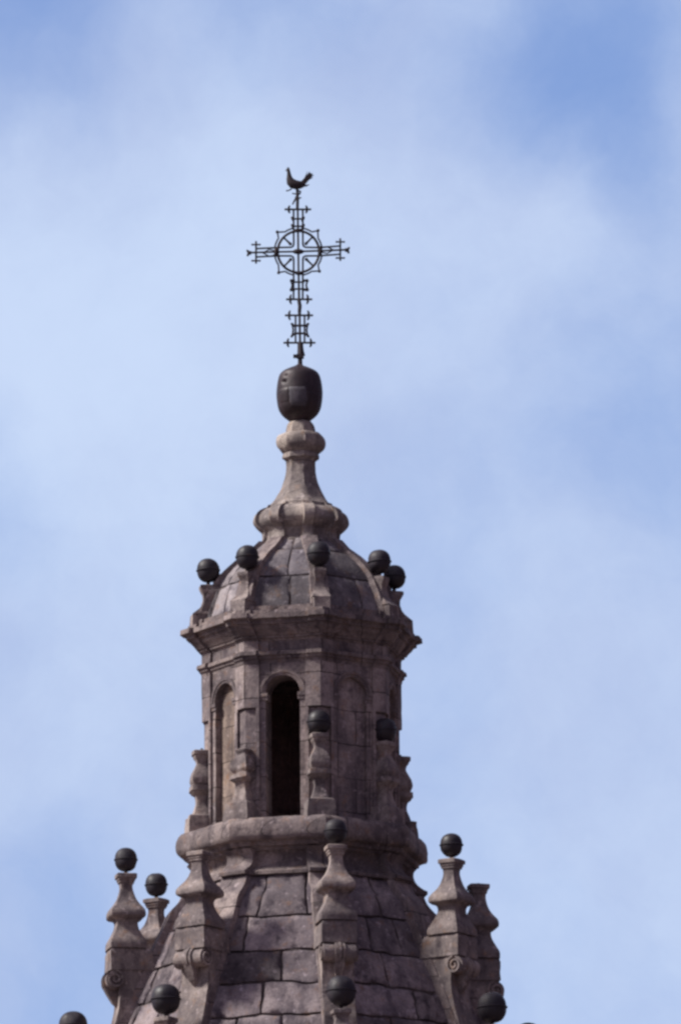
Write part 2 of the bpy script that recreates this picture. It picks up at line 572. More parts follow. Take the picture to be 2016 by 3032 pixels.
def masonry(name, prof, heights, k, margin, wid, gap, mat, parent, bulge=0.03, seed=0, depth=0.06, cuts=None, warp=0.0):
    """courses of worn blocks on face k of an octagonal dome"""
    rnd = random.Random(seed * 31 + k)
    thm = CORNERS[k] + 22.5
    n0, tn = dr(thm), Vector((math.cos(RAD(thm)), math.sin(RAD(thm)), 0))
    bm = bmesh.new()
    tl = bm.faces.layers.float.new('tone')

    def pos(s, z):
        R = prof_at(prof, z)
        return n0 * (R * C225) + tn * s + Vector((0, 0, z))

    for ci, (zt, zb) in enumerate(zip(heights, heights[1:])):
        h_t = prof_at(prof, zt) * S225 - margin
        h_b = prof_at(prof, zb) * S225 - margin
        edges = [-1.0]
        if cuts and ci < len(cuts) and cuts[ci] is not None:
            edges += cuts[ci]
        else:
            x = -1.0 + rnd.uniform(0.35, 1.0) * wid / max(h_b, 0.3)
            while x < 1.0 - 0.35 * wid / max(h_b, 0.3):
                edges.append(x)
                x += rnd.uniform(0.65, 1.4) * wid / max(h_b, 0.3)
        edges.append(1.0)
        for e0, e1 in zip(edges, edges[1:]):
            up = rnd.uniform(-0.3, 1) * bulge
            shade = rnd.uniform(-0.32, 0.42)
            jt = [rnd.uniform(-0.5, 0.5) * gap for _ in range(4)]
            lean = rnd.uniform(-0.03, 0.03)
            nx = max(5, int((e1 - e0) * h_b / 0.09)) + 2
            nz = max(5, int(abs(zt - zb) / 0.09)) + 2
            e_x, e_z = 0.016 / max(0.2, (e1 - e0) * h_b), 0.016 / abs(zt - zb)
            grid = []
            for i in range(nz + 1):
                fz = 0 if i == 0 else 1 if i == nz else min(max((i - 1) / (nz - 2), e_z), 1 - e_z)
                row = []
                for j in range(nx + 1):
                    fx = 0 if j == 0 else 1 if j == nx else min(max((j - 1) / (nx - 2), e_x), 1 - e_x)
                    hh = h_t + (h_b - h_t) * fz
                    s = (e0 + (e1 - e0) * fx) * hh
                    g0 = gap * 0.5
                    s += (g0 + jt[0] * 0.5) * (1 - fx) - (g0 + jt[1] * 0.5) * fx + lean * (fz - 0.5) * (0 if e0 == -1 and fx < 0.5 or e1 == 1 and fx > 0.5 else 1)
                    z = zt + (zb - zt) * fz
                    z += -(g0 + jt[2] * 0.5) * (1 - fz) + (g0 + jt[3] * 0.5) * fz
                    q = pos(s, z)
                    wx = warp * noise.noise(q * 0.9 + Vector((seed, 11, k))) + warp * 0.6 * noise.noise(q * 3.1 + Vector((seed, 2, k)))
                    wz = warp * noise.noise(q * 0.8 + Vector((4, seed, k))) + warp * 0.6 * noise.noise(q * 2.7 + Vector((7, seed, k)))
                    edge_s = 1 - abs(2 * ((s + h_b) / (2 * h_b)) - 1) ** 6
                    q = pos(s + wx * max(0, edge_s), z + wz)
                    wn = noise.noise(q * 2.3 + Vector((seed, 3, 1)))
                    wn2 = noise.noise(q * 6.1 + Vector((seed, 8, 2)))
                    ed = min(j, nx - j, i, nz - i)
                    corner = (fx in (0, 1)) and (fz in (0, 1))
                    h = up + wn * 0.022 + wn2 * 0.012
                    if ed < 0.01:
                        h = -depth
                        ctr = pos((e0 + e1) / 2 * hh, (zt + zb) / 2)
                        q = q.lerp(ctr, (0.05 if corner else 0.0) + max(0, noise.noise(q * 3.7 + Vector((5, seed, 7)))) * 0.10)
                    elif ed < 1.01:
                        h -= 0.004 + max(0, wn2 - 0.05) * 0.12 + max(0, noise.noise(q * 1.4 + Vector((seed, 5, 9))) - 0.25) * 0.10
                    row.append(bm.verts.new(q + n0 * h))
                grid.append(row)
            for i in range(nz):
                for j in range(nx):
                    bm.faces.new((grid[i][j], grid[i][j + 1], grid[i + 1][j + 1], grid[i + 1][j]))[tl] = shade
    return obj(name, bm, mat, parent, 50)


up_h = [DOME[0][1] - 0.01, front_z(DOME, 1624), front_z(DOME, 1704), front_z(DOME, 1822)]
for k in range(8):
    masonry('dome_masonry', DOME, up_h, k, 0.06, 0.62, 0.018, ST_DOME, dome, 0.004, seed=5, depth=0.05, warp=0.03,
            cuts={7: [[0.1], [0.12], [0.22]], 0: [[-0.2], [], [0.3]]}.get(k))
RIBP = [q for q in DOME if q[1] <= DOME[0][1]]
for k, th in enumerate(CORNERS):
    bm = bmesh.new()
    rect_loft(bm, [(r - 0.25, r + 0.085, M(23) + (0.03 if z < up_h[2] else 0), z) for r, z in RIBP], 0.010, seed=k + 20)
    r = obj('dome_rib', bm, ST, dome)
    r.rotation_euler = (0, 0, RAD(th - 90))

# cornice, frieze, architrave: break forward over each corner
def S4(y, hw, *rest):
    return P(1560 + y / 2.0103, hw / 2.0103, *rest)


PW = 41                                               # half width of a corner pilaster, pixels
CO = [S4(582, 575, PW, 2), S4(586, 622, PW, 6), S4(614, 624, PW, 7), S4(616, 652, PW, 9), S4(640, 655, PW, 10), S4(642, 690, PW, 12), S4(670, 692, PW, 13),
      S4(673, 664, PW, 12), S4(676, 660, PW, 12), S4(698, 658, PW, 12), S4(700, 644, PW, 11), S4(706, 643, PW, 11)] + [
    q + (M(PW), M(10)) for q in smooth_prof([S4(708, 640), S4(720, 634), S4(738, 616), S4(756, 602)], 3)] + [
    S4(758, 594, PW, 8), S4(770, 594, PW, 8), S4(772, 582, PW, 7), S4(786, 576, PW, 7)]
octo('cornice', CO, ST_MOULD, TOWER, mode='fold', amp=0.007, seed=6, step=0.05, ds=0.13)
octo('frieze', [S4(782, 574, PW, 8), S4(846, 574, PW, 8)], ST_ASH, TOWER, mode='fold', amp=0.008, seed=7)
octo('architrave', [S4(844, 578, PW, 8), S4(850, 600, PW, 9), S4(872, 604, PW, 9), S4(876, 590, PW, 9), S4(892, 588, PW, 9), S4(896, 578, PW, 9), S4(918, 574, PW, 9)],
     ST_MOULD, TOWER, mode='fold', amp=0.012, seed=8, step=0.05, ds=0.13)

# drum: eight wall panels, each with an arch
ZD1 = Z(1560 + 917 / 2.0103)
R_DR = M(286) / OC
A_DR = R_DR * C225
T_F = A_DR * math.cos(RAD(12))                         # how far in front of the axis the open face stands
ZD0 = Z(2440, T_F)
Z_CROWN, Z_SPRING, Z_FOOT = Z(1999, T_F), Z(2049, T_F), Z(2416, T_F)
HALF = R_DR * S225
OW = M(51.5)                                           # half width of the arched opening
ARC = [(OW * math.cos(math.pi * i / 14), Z_SPRING + (Z_CROWN - Z_SPRING) * math.sin(math.pi * i / 14)) for i in range(15)]
drum = octo('drum_core', [(0.6, ZD1 + 0.02), (0.62, ZD1 - 0.02)], ST_DARK, TOWER, amp=0)
WALL_T = 0.62


def panel(k, depth, fill):
    thm = CORNERS[k] + 22.5
    n0, tn = dr(thm), Vector((math.cos(RAD(thm)), math.sin(RAD(thm)), 0))
    bm = bmesh.new()
    uvl = bm.loops.layers.uv.new('UVMap')

    def pt(s, z, d=0.0):
        c = n0 * (A_DR - d) + tn * s + Vector((0, 0, z))
        return c + n0 * (rough(c, 0.006, 9) if d == 0 else 0)

    def quad(a, b, c, d, uv=None):
        vs = [bm.verts.new(p) for p in (a, b, c, d)]
        f = bm.faces.new(vs)
        for lp, v in zip(f.loops, vs):
            lp[uvl].uv = ((v.co.dot(tn) + k * 3.3, v.co.z) if not uv else (v.co.dot(n0), v.co.z))

    def sheet(s0, s1, z0, z1, d=0.0):
        ns, nz = max(1, int((s1 - s0) / 0.2)), max(1, int((z1 - z0) / 0.25))
        for i in range(ns):
            for j in range(nz):
                a, b = s0 + (s1 - s0) * i / ns, s0 + (s1 - s0) * (i + 1) / ns
                c, e = z0 + (z1 - z0) * j / nz, z0 + (z1 - z0) * (j + 1) / nz
                quad(pt(a, c, d), pt(b, c, d), pt(b, e, d), pt(a, e, d))

    sheet(-HALF, -OW, ZD0, Z_SPRING)
    sheet(OW, HALF, ZD0, Z_SPRING)
    sheet(-OW, OW, ZD0, Z_FOOT)
    sheet(-HALF, -OW, Z_SPRING, ZD1)
    sheet(OW, HALF, Z_SPRING, ZD1)
    for (x0, z0), (x1, z1) in zip(ARC, ARC[1:]):
        quad(pt(x1, z1), pt(x0, z0), pt(x0, ZD1), pt(x1, ZD1))
        quad(pt(x1, z1), pt(x0, z0), pt(x0, z0, depth), pt(x1, z1, depth), True)
    for s in (-OW, OW):
        n = 8
        for j in range(n):
            c, e = Z_FOOT + (Z_SPRING - Z_FOOT) * j / n, Z_FOOT + (Z_SPRING - Z_FOOT) * (j + 1) / n
            quad(pt(s, c), pt(s, c, depth), pt(s, e, depth), pt(s, e), True)
    quad(pt(-OW, Z_FOOT), pt(OW, Z_FOOT), pt(OW, Z_FOOT, depth), pt(-OW, Z_FOOT, depth))
    bmesh.ops.remove_doubles(bm, verts=bm.verts, dist=0.0005)
    w = obj('drum_wall', bm, ST_ASH, TOWER, 30)
    # inner skin of the wall
    if not fill:
        bm = bmesh.new()
        a2 = A_DR - depth
        h2 = a2 * math.tan(RAD(22.5))

        def q2(s0, s1, z0, z1):
            vs = [bm.verts.new(n0 * (a2 - 0.003) + tn * s + Vector((0, 0, z))) for s, z in ((s0, z0), (s1, z0), (s1, z1), (s0, z1))]
            bm.faces.new(vs)
        q2(-h2, -OW, ZD0, ZD1)
        q2(OW, h2, ZD0, ZD1)
        q2(-OW, OW, Z_CROWN, ZD1)
        obj('inner_wall', bm, ST_IN, w)
    else:
        bm = bmesh.new()
        uvl = bm.loops.layers.uv.new('UVMap')
        outline = [(OW, Z_FOOT)] + ARC + [(-OW, Z_FOOT)]
        vs = [bm.verts.new(n0 * (A_DR - depth + 0.004) + tn * s + Vector((0, 0, z))) for s, z in outline]
        f = bm.faces.new(vs)
        for lp in f.loops:
            lp[uvl].uv = (lp.vert.co.dot(tn) + 0.3, lp.vert.co.z)
        obj('blocked_opening', bm, ST_FILL if fill == 'brown' else ST_ASH, w)
        bm = bmesh.new()
        a2 = A_DR - WALL_T
        h2 = a2 * math.tan(RAD(22.5))
        bm.faces.new([bm.verts.new(n0 * a2 + tn * s + Vector((0, 0, z))) for s, z in ((-h2, ZD0), (h2, ZD0), (h2, ZD1), (-h2, ZD1))])
        obj('inner_wall', bm, ST_IN, w)
    # archivolt
    bm = bmesh.new()
    sec = [(0.0, -0.01), (0.0, 0.022), (0.05, 0.022), (0.055, 0.045), (0.115, 0.05), (0.12, -0.01)]
    if fill == 'plain':
        sec = [(a, min(b, 0.055)) for a, b in sec]
    rows = []
    for i in range(21):
        t = math.pi * i / 20
        row = []
        for o, h in sec:
            rx, rz = OW + 0.015 + o, (Z_CROWN - Z_SPRING) + 0.015 + o
            c = n0 * (A_DR + h) + tn * (rx * math.cos(t)) + Vector((0, 0, Z_SPRING + rz * math.sin(t)))
            row.append(bm.verts.new(c + n0 * rough(c, 0.006, 4)))
        rows.append(row)
    for a, b in zip(rows, rows[1:]):
        for m in range(len(sec) - 1):
            bm.faces.new((a[m], a[m + 1], b[m + 1], b[m]))
    obj('archivolt', bm, ST, w)
    for s in (-1, 1):
        bm = bmesh.new()
        x0, x1 = s * (OW - 0.05), s * (OW + 0.16)
        hh = 0.045 if fill != 'plain' else 0.03
        dd = -0.3 if depth > 0.3 else -0.02
        for zz, e in ((Z_SPRING - 0.01, 0.0), (Z_SPRING - 0.09, -0.02)):
            g = bmesh.ops.create_cube(bm, size=1.0)
            for v in g['verts']:
                c = v.co
                sx = (x0 + x1) / 2 + c.x * abs(x1 - x0 + 2 * e * 0)
                v.co = n0 * (A_DR + (hh + e if c.y > 0 else dd)) + tn * sx + Vector((0, 0, zz - 0.04 + c.z * 0.078))
        obj('impost', bm, ST, w)
    return w


for k in range(8):
    c = (CORNERS[k] + 22.5 + 180) % 360 - 180
    if abs(c + 12) < 1:
        panel(k, WALL_T, None)
    elif abs(c - 123) < 1:  # unseen back opening, added to let light into the belfry interior
        panel(k, WALL_T, None)
    elif abs(c + 57) < 1:
        panel(k, 0.15, 'brown')
    elif abs(c - 33) < 1:
        panel(k, 0.10, 'plain')
    else:
        panel(k, 0.10, 'brown')

# corner pilasters: full height above, cut back to a niche behind each pinnacle's ball
ZN = Z(2160)
for k, th in enumerate(CORNERS):
    bm = bmesh.new()
    c0 = Vector((R_DR, 0, 0))
    pw, pj = M(42), M(8)
    t1 = Vector((-S225, -C225, 0))
    t2 = Vector((-S225, C225, 0))
    n1 = Vector((C225, -S225, 0))
    n2 = Vector((C225, S225, 0))
    outl = [c0 + t1 * pw - n1 * 0.02, c0 + t1 * pw + n1 * pj, c0 + Vector((pj / C225, 0, 0)), c0 + t2 * pw + n2 * pj, c0 + t2 * pw - n2 * 0.02]
    nb = M(33)                                         # half width of the niche
    niche_top = Z(2150) + M(4) * math.sin(k * 2.1)
    niche_bot = Z(2238)
    rows = []
    zs = [ZD1 + 0.01 - (ZD1 - niche_top) * i / 8 for i in range(9)]

    def row(z, cut):
        r_ = []
        pts = []
        e1, e2 = c0 + t1 * nb + n1 * pj, c0 + t2 * nb + n2 * pj
        pts = [outl[0], outl[1], e1, c0.lerp(e1, 0.55) + Vector((pj / C225, 0, 0)) * 0.45 if not cut else e1 - Vector((cut, 0, 0)),
               outl[2] - Vector((cut, 0, 0)), c0.lerp(e2, 0.55) + Vector((pj / C225, 0, 0)) * 0.45 if not cut else e2 - Vector((cut, 0, 0)), e2, outl[3], outl[4]]
        for q in pts:
            q = Vector((q.x, q.y, z))
            q += Vector((1, 0, 0)) * rough(q + dr(th) * 3, 0.007, 6 + k)
            r_.append(bm.verts.new(q))
        return r_
    for z in zs:
        rows.append(row(z, 0.0))
    for z, c in ((niche_top - 0.005, 0.33), ((niche_top + niche_bot) / 2, 0.32), (niche_bot + 0.12, 0.24), (niche_bot, 0.07)):
        rows.append(row(z, c))
    zlow = niche_bot
    for i in range(1, 7):
        rows.append(row(zlow + (ZD0 - zlow) * i / 6, 0.06))
    for a, b in zip(rows, rows[1:]):
        for m in range(8):
            bm.faces.new((a[m], a[m + 1], b[m + 1], b[m]))
    uvl = bm.loops.layers.uv.new('UVMap')
    for f in bm.faces:
        for lp in f.loops:
            lp[uvl].uv = (lp.vert.co.y + 0.45, lp.vert.co.z + k * 0.3)
    o = obj('corner_pilaster', bm, ST_ASH, TOWER, 30)
    o.rotation_euler = (0, 0, RAD(th - 90))

octo('belfry_floor', [(R_DR - 0.05, Z_FOOT - 0.02), (R_DR - 0.05, Z_FOOT - 0.3)], ST_IN, TOWER, amp=0)

# sill roll and the hollow neck below it
SILL = [P(2478, 288), P(2480, 352)] + smooth_prof([P(2482, 356), P(2494, 366), P(2515, 371), P(2535, 371), P(2546, 364)], 3) + [
    P(2550, 346), P(2561, 342), P(2564, 330), P(2572, 326)]
octo('sill_course', SILL, ST_MOULD, TOWER, amp=0.022, seed=12, step=0.05, ds=0.14)
NECK = smooth_prof([P(2568, 322), P(2584, 309), P(2602, 309), P(2618, 318), P(2632, 338), P(2637, 349)], 4) + [P(2646, 349)]
octo('neck_course', [(r, z, M(46), M(10)) for r, z in NECK], ST_MOULD, TOWER, mode='radial', amp=0.012, seed=13, step=0.06)

# lower dome
LD = smooth_prof([P(2644, 338), P(2676, 351), P(2715, 384), P(2750, 399), P(2849, 445), P(2960, 497), P(3032, 528), P(3160, 575), P(3330, 615)], 4)
ldome = octo('lower_dome', [(r - 0.07, z) for r, z in LD], ST_DARK, TOWER, amp=0.004, seed=14)
rows_y = [2614, 2709, 2814, 2912, 3006, 3110, 3215, 3290]
lo_h = [LD[0][1] + 0.02] + [front_z(LD, y) for y in rows_y[1:]]
for k in range(8):
    masonry('dome_masonry', LD, lo_h, k, M(38), 0.78, 0.036, ST_BLOCK, ldome, 0.022, seed=8, depth=0.05, warp=0.07,
            cuts={7: [[-0.42, 0.78], [-0.62], [0.22], [-0.10], [-0.5, 0.3]], 0: [[0.2], [-0.3, 0.5], [-0.1], [0.35], [-0.2]]}.get(k))
Z_SC = Z(2878)
for k, th in enumerate(CORNERS):
    bm = bmesh.new()
    pr = []
    for r, z in LD:
        w = M(45) + M(4) * min(1, max(0, (LD[0][1] - z) / 2.0))
        pr.append((r - 0.45, r + M(7), w, z))
    rect_loft(bm, pr, 0.014, seed=k + 40, step=0.12, ds=0.14)
    uvl = bm.loops.layers.uv.new('UVMap')
    for f in bm.faces:
        for lp in f.loops:
            lp[uvl].uv = (lp.vert.co.y + lp.vert.co.x + 0.7, lp.vert.co.z)
    r = obj('buttress_rib', bm, ST_ASH, ldome)
    r.rotation_euler = (0, 0, RAD(th - 90))

# what carries it: lower stage and shaft, below the photograph
ZC = Z(3290)
octo('lower_cornice', [(M(560), ZC + 0.1), (M(760), ZC), (M(780), ZC - 0.35), (M(740), ZC - 0.7), (M(670), ZC - 1.2)], ST_MOULD, TOWER, amp=0.02, step=0.2, ds=0.4)
octo('belfry_stage', [(M(660), ZC - 1.18), (M(660), ZC - 9.5), (M(720), ZC - 9.7), (M(720), ZC - 10.3)], ST_ASH, TOWER, mode='radial', w=M(60), p=M(18), amp=0.01, step=0.6, ds=0.6)
bm = bmesh.new()
rect_loft(bm, [(-5.6, 5.6, 5.6, 0.0), (-5.6, 5.6, 5.6, ZC - 10.6), (-6.0, 6.0, 6.0, ZC - 10.5), (-6.0, 6.0, 6.0, ZC - 10.1)], 0.0, step=2.0, ds=2.0)
sh = obj('shaft', bm, ST, TOWER)


# ------------------------------------------------------------------ pinnacles
def ball_bm(r):
    prof = []
    for i in range(25):
        t = math.pi * i / 24
        c, s = math.cos(t), math.sin(t)
        e = 2 / 2.35
        prof.append((r * abs(s) ** e if abs(s) > 1e-6 else 0.0, r * 1.06 * math.copysign(abs(c) ** e, c)))
    return lathe_bm(prof, 36, f=lambda a, z: 1 - 0.008 * abs(math.sin(a * 6)))


def add_ball(par, r, zc, stem_z0, tilt=0.0, x=0.0):
    bb = ball_bm(r)
    sd_ = par.location.x * 1.7 + par.location.y
    for v in bb.verts:
        v.co *= 1 + 0.030 * noise.noise(v.co * 2.2 + Vector((sd_, 1, 2))) + min(0, 0.10 * (noise.noise(v.co * 3.6 + Vector((3, sd_, 2))) - 0.30) if noise.noise(v.co * 3.6 + Vector((3, sd_, 2))) < -0.25 else 0) * 0.4
    b = obj('ball', bb, BALLM, par, 60)
    b.location = (x, 0, zc)
    b.rotation_euler = (tilt, tilt * 0.6, par.rotation_euler.z * 2)
    bm = lathe_bm([(r * 0.99, 0.022), (r * 1.07, 0.010), (r * 1.07, -0.010), (r * 0.99, -0.022)], 36)
    obj('band', bm, BALLM, b, 40)
    bm = bmesh.new()
    tube(bm, [(x, 0, stem_z0 - 0.06), (x, 0, zc - r * 0.97)], M(5.5), 8)
    obj('stem', bm, IRON, par)


def scroll_bm(x, z, r, half):
    """a rolled volute lying along the wall; spiral shows on both ends"""
    bm = bmesh.new()
    n, turns, th = 46, 1.9, r * 0.2
    rows = []
    for i in range(n + 1):
        f = i / n
        a = math.pi * 0.55 + f * turns * 2 * math.pi
        rc = r - th / 2 - (r * 0.80) * f
        row = []
        for dd, y in ((th / 2, -half), (th / 2, half), (-th / 2, half), (-th / 2, -half)):
            row.append(bm.verts.new((x + (rc + dd) * math.cos(a), y, z + (rc + dd) * math.sin(a))))
        rows.append(row)
    for a, b in zip(rows, rows[1:]):
        for m in range(4):
            bm.faces.new((a[m], a[(m + 1) % 4], b[(m + 1) % 4], b[m]))
    bm.faces.new(rows[0])
    bm.faces.new(rows[-1])
    # the body inside, its ends sunk behind the spiral
    ca, cb = [], []
    for k in range(24):
        t = 2 * math.pi * k / 24
        for lst, y in ((ca, -half + M(7)), (cb, half - M(7))):
            lst.append(bm.verts.new((x + r * 0.9 * math.cos(t), y, z + r * 0.9 * math.sin(t))))
    for k in range(24):
        l = (k + 1) % 24
        bm.faces.new((ca[k], ca[l], cb[l], cb[k]))
    bm.faces.new(ca)
    bm.faces.new(cb)
    # girdle bands round the middle
    for y0, rr in ((-M(15), 1.08), (-M(5), 1.16), (M(7), 1.08)):
        a_, b_ = [], []
        for k in range(24):
            t = 2 * math.pi * k / 24
            a_.append(bm.verts.new((x + r * rr * math.cos(t), y0, z + r * rr * math.sin(t))))
            b_.append(bm.verts.new((x + r * rr * math.cos(t), y0 + M(8), z + r * rr * math.sin(t))))
        for k in range(24):
            l = (k + 1) % 24
            bm.faces.new((a_[k], a_[l], b_[l], b_[k]))
        bm.faces.new(a_)
        bm.faces.new(b_)
    return bm


PL = 0.93


def sq(prof, z_of, amp, seed, bm=None):
    """square-plan loft from (row, half width) readings"""
    bm = bm or bmesh.new()
    return rect_loft(bm, [(-M(h * PL), M(h * PL), M(h * PL), z_of(y)) for y, h in prof], amp, seed, 0.05, 0.055, 0.06)


# --- ring standing round the lower dome (buttress pinnacles)
def big_pinnacle(th, label, ball, seed):
    R = M(526)
    base = Z(3010)
    p = thing('pinnacle', label, 'pinnacle', tuple(dr(th) * R + Vector((0, 0, base))), RAD(th - 90), 'stone pinnacles on the lower dome buttresses')
    zo = lambda y: Z(y + 19) - base
    capf = [(2586, 30), (2588, 33), (2598, 33), (2600, 28), (2606, 28), (2608, 25), (2613, 25)]
    mid = smooth_prof([(2614, 21), (2630, 20), (2656, 27), (2674, 37), (2688, 49), (2698, 56), (2708, 58)], 3)
    low = [(2713, 57), (2718, 51), (2721, 42)] + smooth_prof([(2724, 37), (2734, 34), (2752, 38), (2773, 49), (2791, 59), (2810, 60)], 3)
    if seed % 3 == 1:
        capf = [(2587, 27)] + capf[2:]
    obj('obelisk', sq(capf + mid + low, zo, 0.010, seed), ST_PIN, p)
    # block that ties it back to the dome, the volute and the tapering foot
    r0 = M(526)
    inr = lambda y: prof_at(LD, Z(y + 19)) - r0 - 0.25
    bm = bmesh.new()
    rect_loft(bm, [(-M(66), M(50), M(48), zo(2811.5)), (-M(70), M(54), M(51), zo(2822)), (-M(72), M(54), M(52), zo(2850)), (inr(2876), M(55), M(52), zo(2876))], 0.014, seed + 1)
    obj('block', bm, ST_PIN, p)
    obj('volute', scroll_bm(M(40), zo(2905), M(29), M(54)), ST_PIN, p, 45)
    bm = bmesh.new()
    foot = [(2874, 50), (2895, 36), (2925, 27), (2950, 25), (2985, 28), (3030, 38), (3090, 58), (3140, 66), (3285, 70)]
    rect_loft(bm, [(inr(y), M(x), M(47), zo(y)) for y, x in foot], 0.014, seed + 2)
    obj('foot', bm, ST_PIN, p)
    bm = bmesh.new()
    rect_loft(bm, [(M(20), M(66), M(13), zo(2925)), (M(18), M(58), M(15), zo(2940)), (M(15), M(42), M(10), zo(2968)), (M(15), M(28), M(4), zo(2982))], 0.012, seed + 3, 0.04, 0.06)
    obj('pendant', bm, ST_PIN, p)
    if ball:
        add_ball(p, M(33), zo(2543), zo(2586), tilt=0.03 * math.sin(seed))
    else:
        bm = bmesh.new()
        tube(bm, [(0, 0, zo(2592)), (0.01, 0, zo(2581))], M(5), 7)
        obj('stem', bm, IRON, p)


big_pinnacle(-79.5, 'ball topped stone pinnacle, the farthest out of those on the left flank', True, 3)
big_pinnacle(-124.5, 'half hidden ball topped pinnacle behind the left flank, between two nearer ones', True, 5)
big_pinnacle(-34.5, 'ballless stone pinnacle in front left, its bare cap meeting the sill course', False, 6)
big_pinnacle(10.5, 'ball topped pinnacle rising up the front of the lower dome, below the belfry wall', True, 8)
big_pinnacle(55.5, 'ball topped stone pinnacle at right, clear against the sky, spiral volute on its side', True, 9)
big_pinnacle(100.5, 'dark ballless pinnacle behind the right flank, with broken flat cap', False, 11)


# --- ring against the belfry corners
def mid_pinnacle(th, label, ball, seed, broken=False):
    R = M(302)
    base = Z(2478)
    p = thing('pinnacle', label, 'pinnacle', tuple(dr(th) * R + Vector((-M(6) if th > 0 else 0, 0, base))), RAD(th - 90), 'small stone pinnacles against the belfry corners')
    zo = lambda y: Z(y + 6) - base
    plinth = [(2420, 36), (2424, 45), (2452, 48), (2479, 50)]
    bm = bmesh.new()
    rect_loft(bm, [(-M(30), M(h * 0.88), M(h * 0.86), zo(y)) for y, h in plinth], 0.022, seed + 1)
    obj('plinth', bm, ST_PIN, p)
    body = [] if broken else [(2228, 26), (2230, 28), (2240, 28), (2243, 24), (2250, 22)]
    body += smooth_prof([(2254, 18), (2266, 15), (2280, 21), (2298, 30), (2316, 34), (2328, 30)], 3) if not broken else smooth_prof([(2258, 8), (2264, 22), (2276, 17), (2288, 27), (2305, 33), (2318, 35), (2328, 30)], 3)
    body += [(2332, 28), (2334, 35), (2348, 36), (2350, 32), (2356, 29), (2358, 25)] + smooth_prof([(2362, 20), (2380, 17), (2400, 22), (2421, 29)], 3)
    obj('obelisk', sq(body, zo, 0.055 if broken else 0.013, seed), ST_PIN, p)
    if ball:
        add_ball(p, M(33.5), zo(2193), zo(2228), x=M(0), tilt=0.02)
    elif not broken:
        bm = bmesh.new()
        tube(bm, [(0, 0, zo(2235)), (-0.02, 0, zo(2220))], M(4), 7)
        obj('stem', bm, IRON, p)


mid_pinnacle(-79.5, 'small ballless pinnacle on the left edge of the belfry sill, in silhouette', False, 31)
mid_pinnacle(-34.5, 'broken headless small pinnacle left of the dark arched opening', False, 32, True)
mid_pinnacle(10.5, 'small ball topped pinnacle just right of the dark arched opening', True, 33)
mid_pinnacle(55.5, 'small ball topped pinnacle on the shaded right side of the belfry', True, 34)
mid_pinnacle(100.5, 'small dark ballless pinnacle in silhouette on the right edge of the belfry', False, 35)


# --- ring on the cornice round the upper dome
def top_pinnacle(th, label, seed):
    R = M(279)
    base = Z(1868)
    p = thing('pinnacle', label, 'pinnacle', tuple(dr(th) * R + Vector((0, 0, base))), RAD(th - 90), 'ball pinnacles on the cornice round the upper dome')
    zo = lambda y: Z(y + 5) - base
    inr = lambda y: prof_at(DOME, Z(y)) - R - 0.1
    bm = bmesh.new()
    prof = [(1738, 18, 18), (1740, 27, 20), (1748, 28, 20), (1758, 22, 18), (1766, 17, 15), (1780, 16, 15), (1796, 20, 18), (1808, 28, 23), (1818, 40, 29), (1828, 53, 31),
            (1830, 53, 28), (1858, 55, 28), (1876, 56, 29)]
    rect_loft(bm, [(min(-M(14), inr(y)), M(o * 0.95), M(h * 0.9), zo(y)) for y, o, h in prof], 0.012, seed)
    obj('bracket', bm, ST_PIN, p)
    add_ball(p, M(33.5), zo(1694), zo(1739), tilt=0.03 * math.sin(seed * 2))


top_pinnacle(-79.5, 'outermost left ball pinnacle on the upper cornice, clear against the sky', 51)
top_pinnacle(-34.5, 'ball pinnacle on the upper cornice at the left shoulder of the dome', 52)
top_pinnacle(10.5, 'ball pinnacle in front of the middle of the upper dome', 53)
top_pinnacle(55.5, 'ball pinnacle at the right shoulder of the upper dome, nearer of the overlapping pair', 54)
top_pinnacle(100.5, 'farther ball pinnacle of the overlapping pair right of the upper dome', 55)
top_pinnacle(-124.5, 'mostly hidden ball pinnacle peeping from behind the left shoulder of the upper dome', 56)


# --- lowest ring, whose heads enter the photograph at its foot
def low_pinnacle(th, label, seed):
    R = M(676)
    th -= 0.8
    base = ZC
    p = thing('pinnacle', label, 'pinnacle', tuple(dr(th) * R + Vector((-M(5), 0, base))), RAD(th - 90), 'ball pinnacles of the lowest ring')
    zo = lambda y: Z(y) - base
    prof = [(3110, 26), (3112, 30), (3122, 30), (3125, 25), (3132, 22)] + smooth_prof([(3136, 20), (3150, 22), (3170, 34), (3190, 48), (3204, 54)], 3) + [
        (3210, 50), (3212, 38), (3230, 36), (3260, 46), (3290, 58), (3296, 60)]
    obj('obelisk', sq(prof, zo, 0.012, seed), ST_PIN, p)
    add_ball(p, M(42), zo(3056), zo(3110), tilt=0.02)


low_pinnacle(-79.5, 'lone dark ball at the lower left corner, on the lowest pinnacle ring', 61)
low_pinnacle(-34.5, 'dark ball on a low pinnacle in front of the sunlit left buttress', 62)
low_pinnacle(10.5, 'dark ball on a low pinnacle at bottom centre, below the front volute', 63)
low_pinnacle(55.5, 'dark ball on a low pinnacle at the shaded lower right flank', 64)
low_pinnacle(100.5, 'ball just peeping above the bottom edge at right, against the sky', 65)


# ------------------------------------------------------------------ copper orb
def S2(y, hw):
    return (M(hw / 3.92), Z(820 + y / 3.92))


ORB_Z0 = S2(1684, 0)[1]
orb = thing('copper_orb', 'large dark dented copper orb patched with dull sheet, on top of the stone finial', 'orb', (at(887, 1165).x, 0, ORB_Z0))
OP = smooth_prof([S2(1016, 30), S2(1036, 60), S2(1060, 118), S2(1100, 196), S2(1150, 236), S2(1250, 260), S2(1370, 269), S2(1500, 254), S2(1570, 228), S2(1620, 188), S2(1660, 138), S2(1688, 104)], 4)


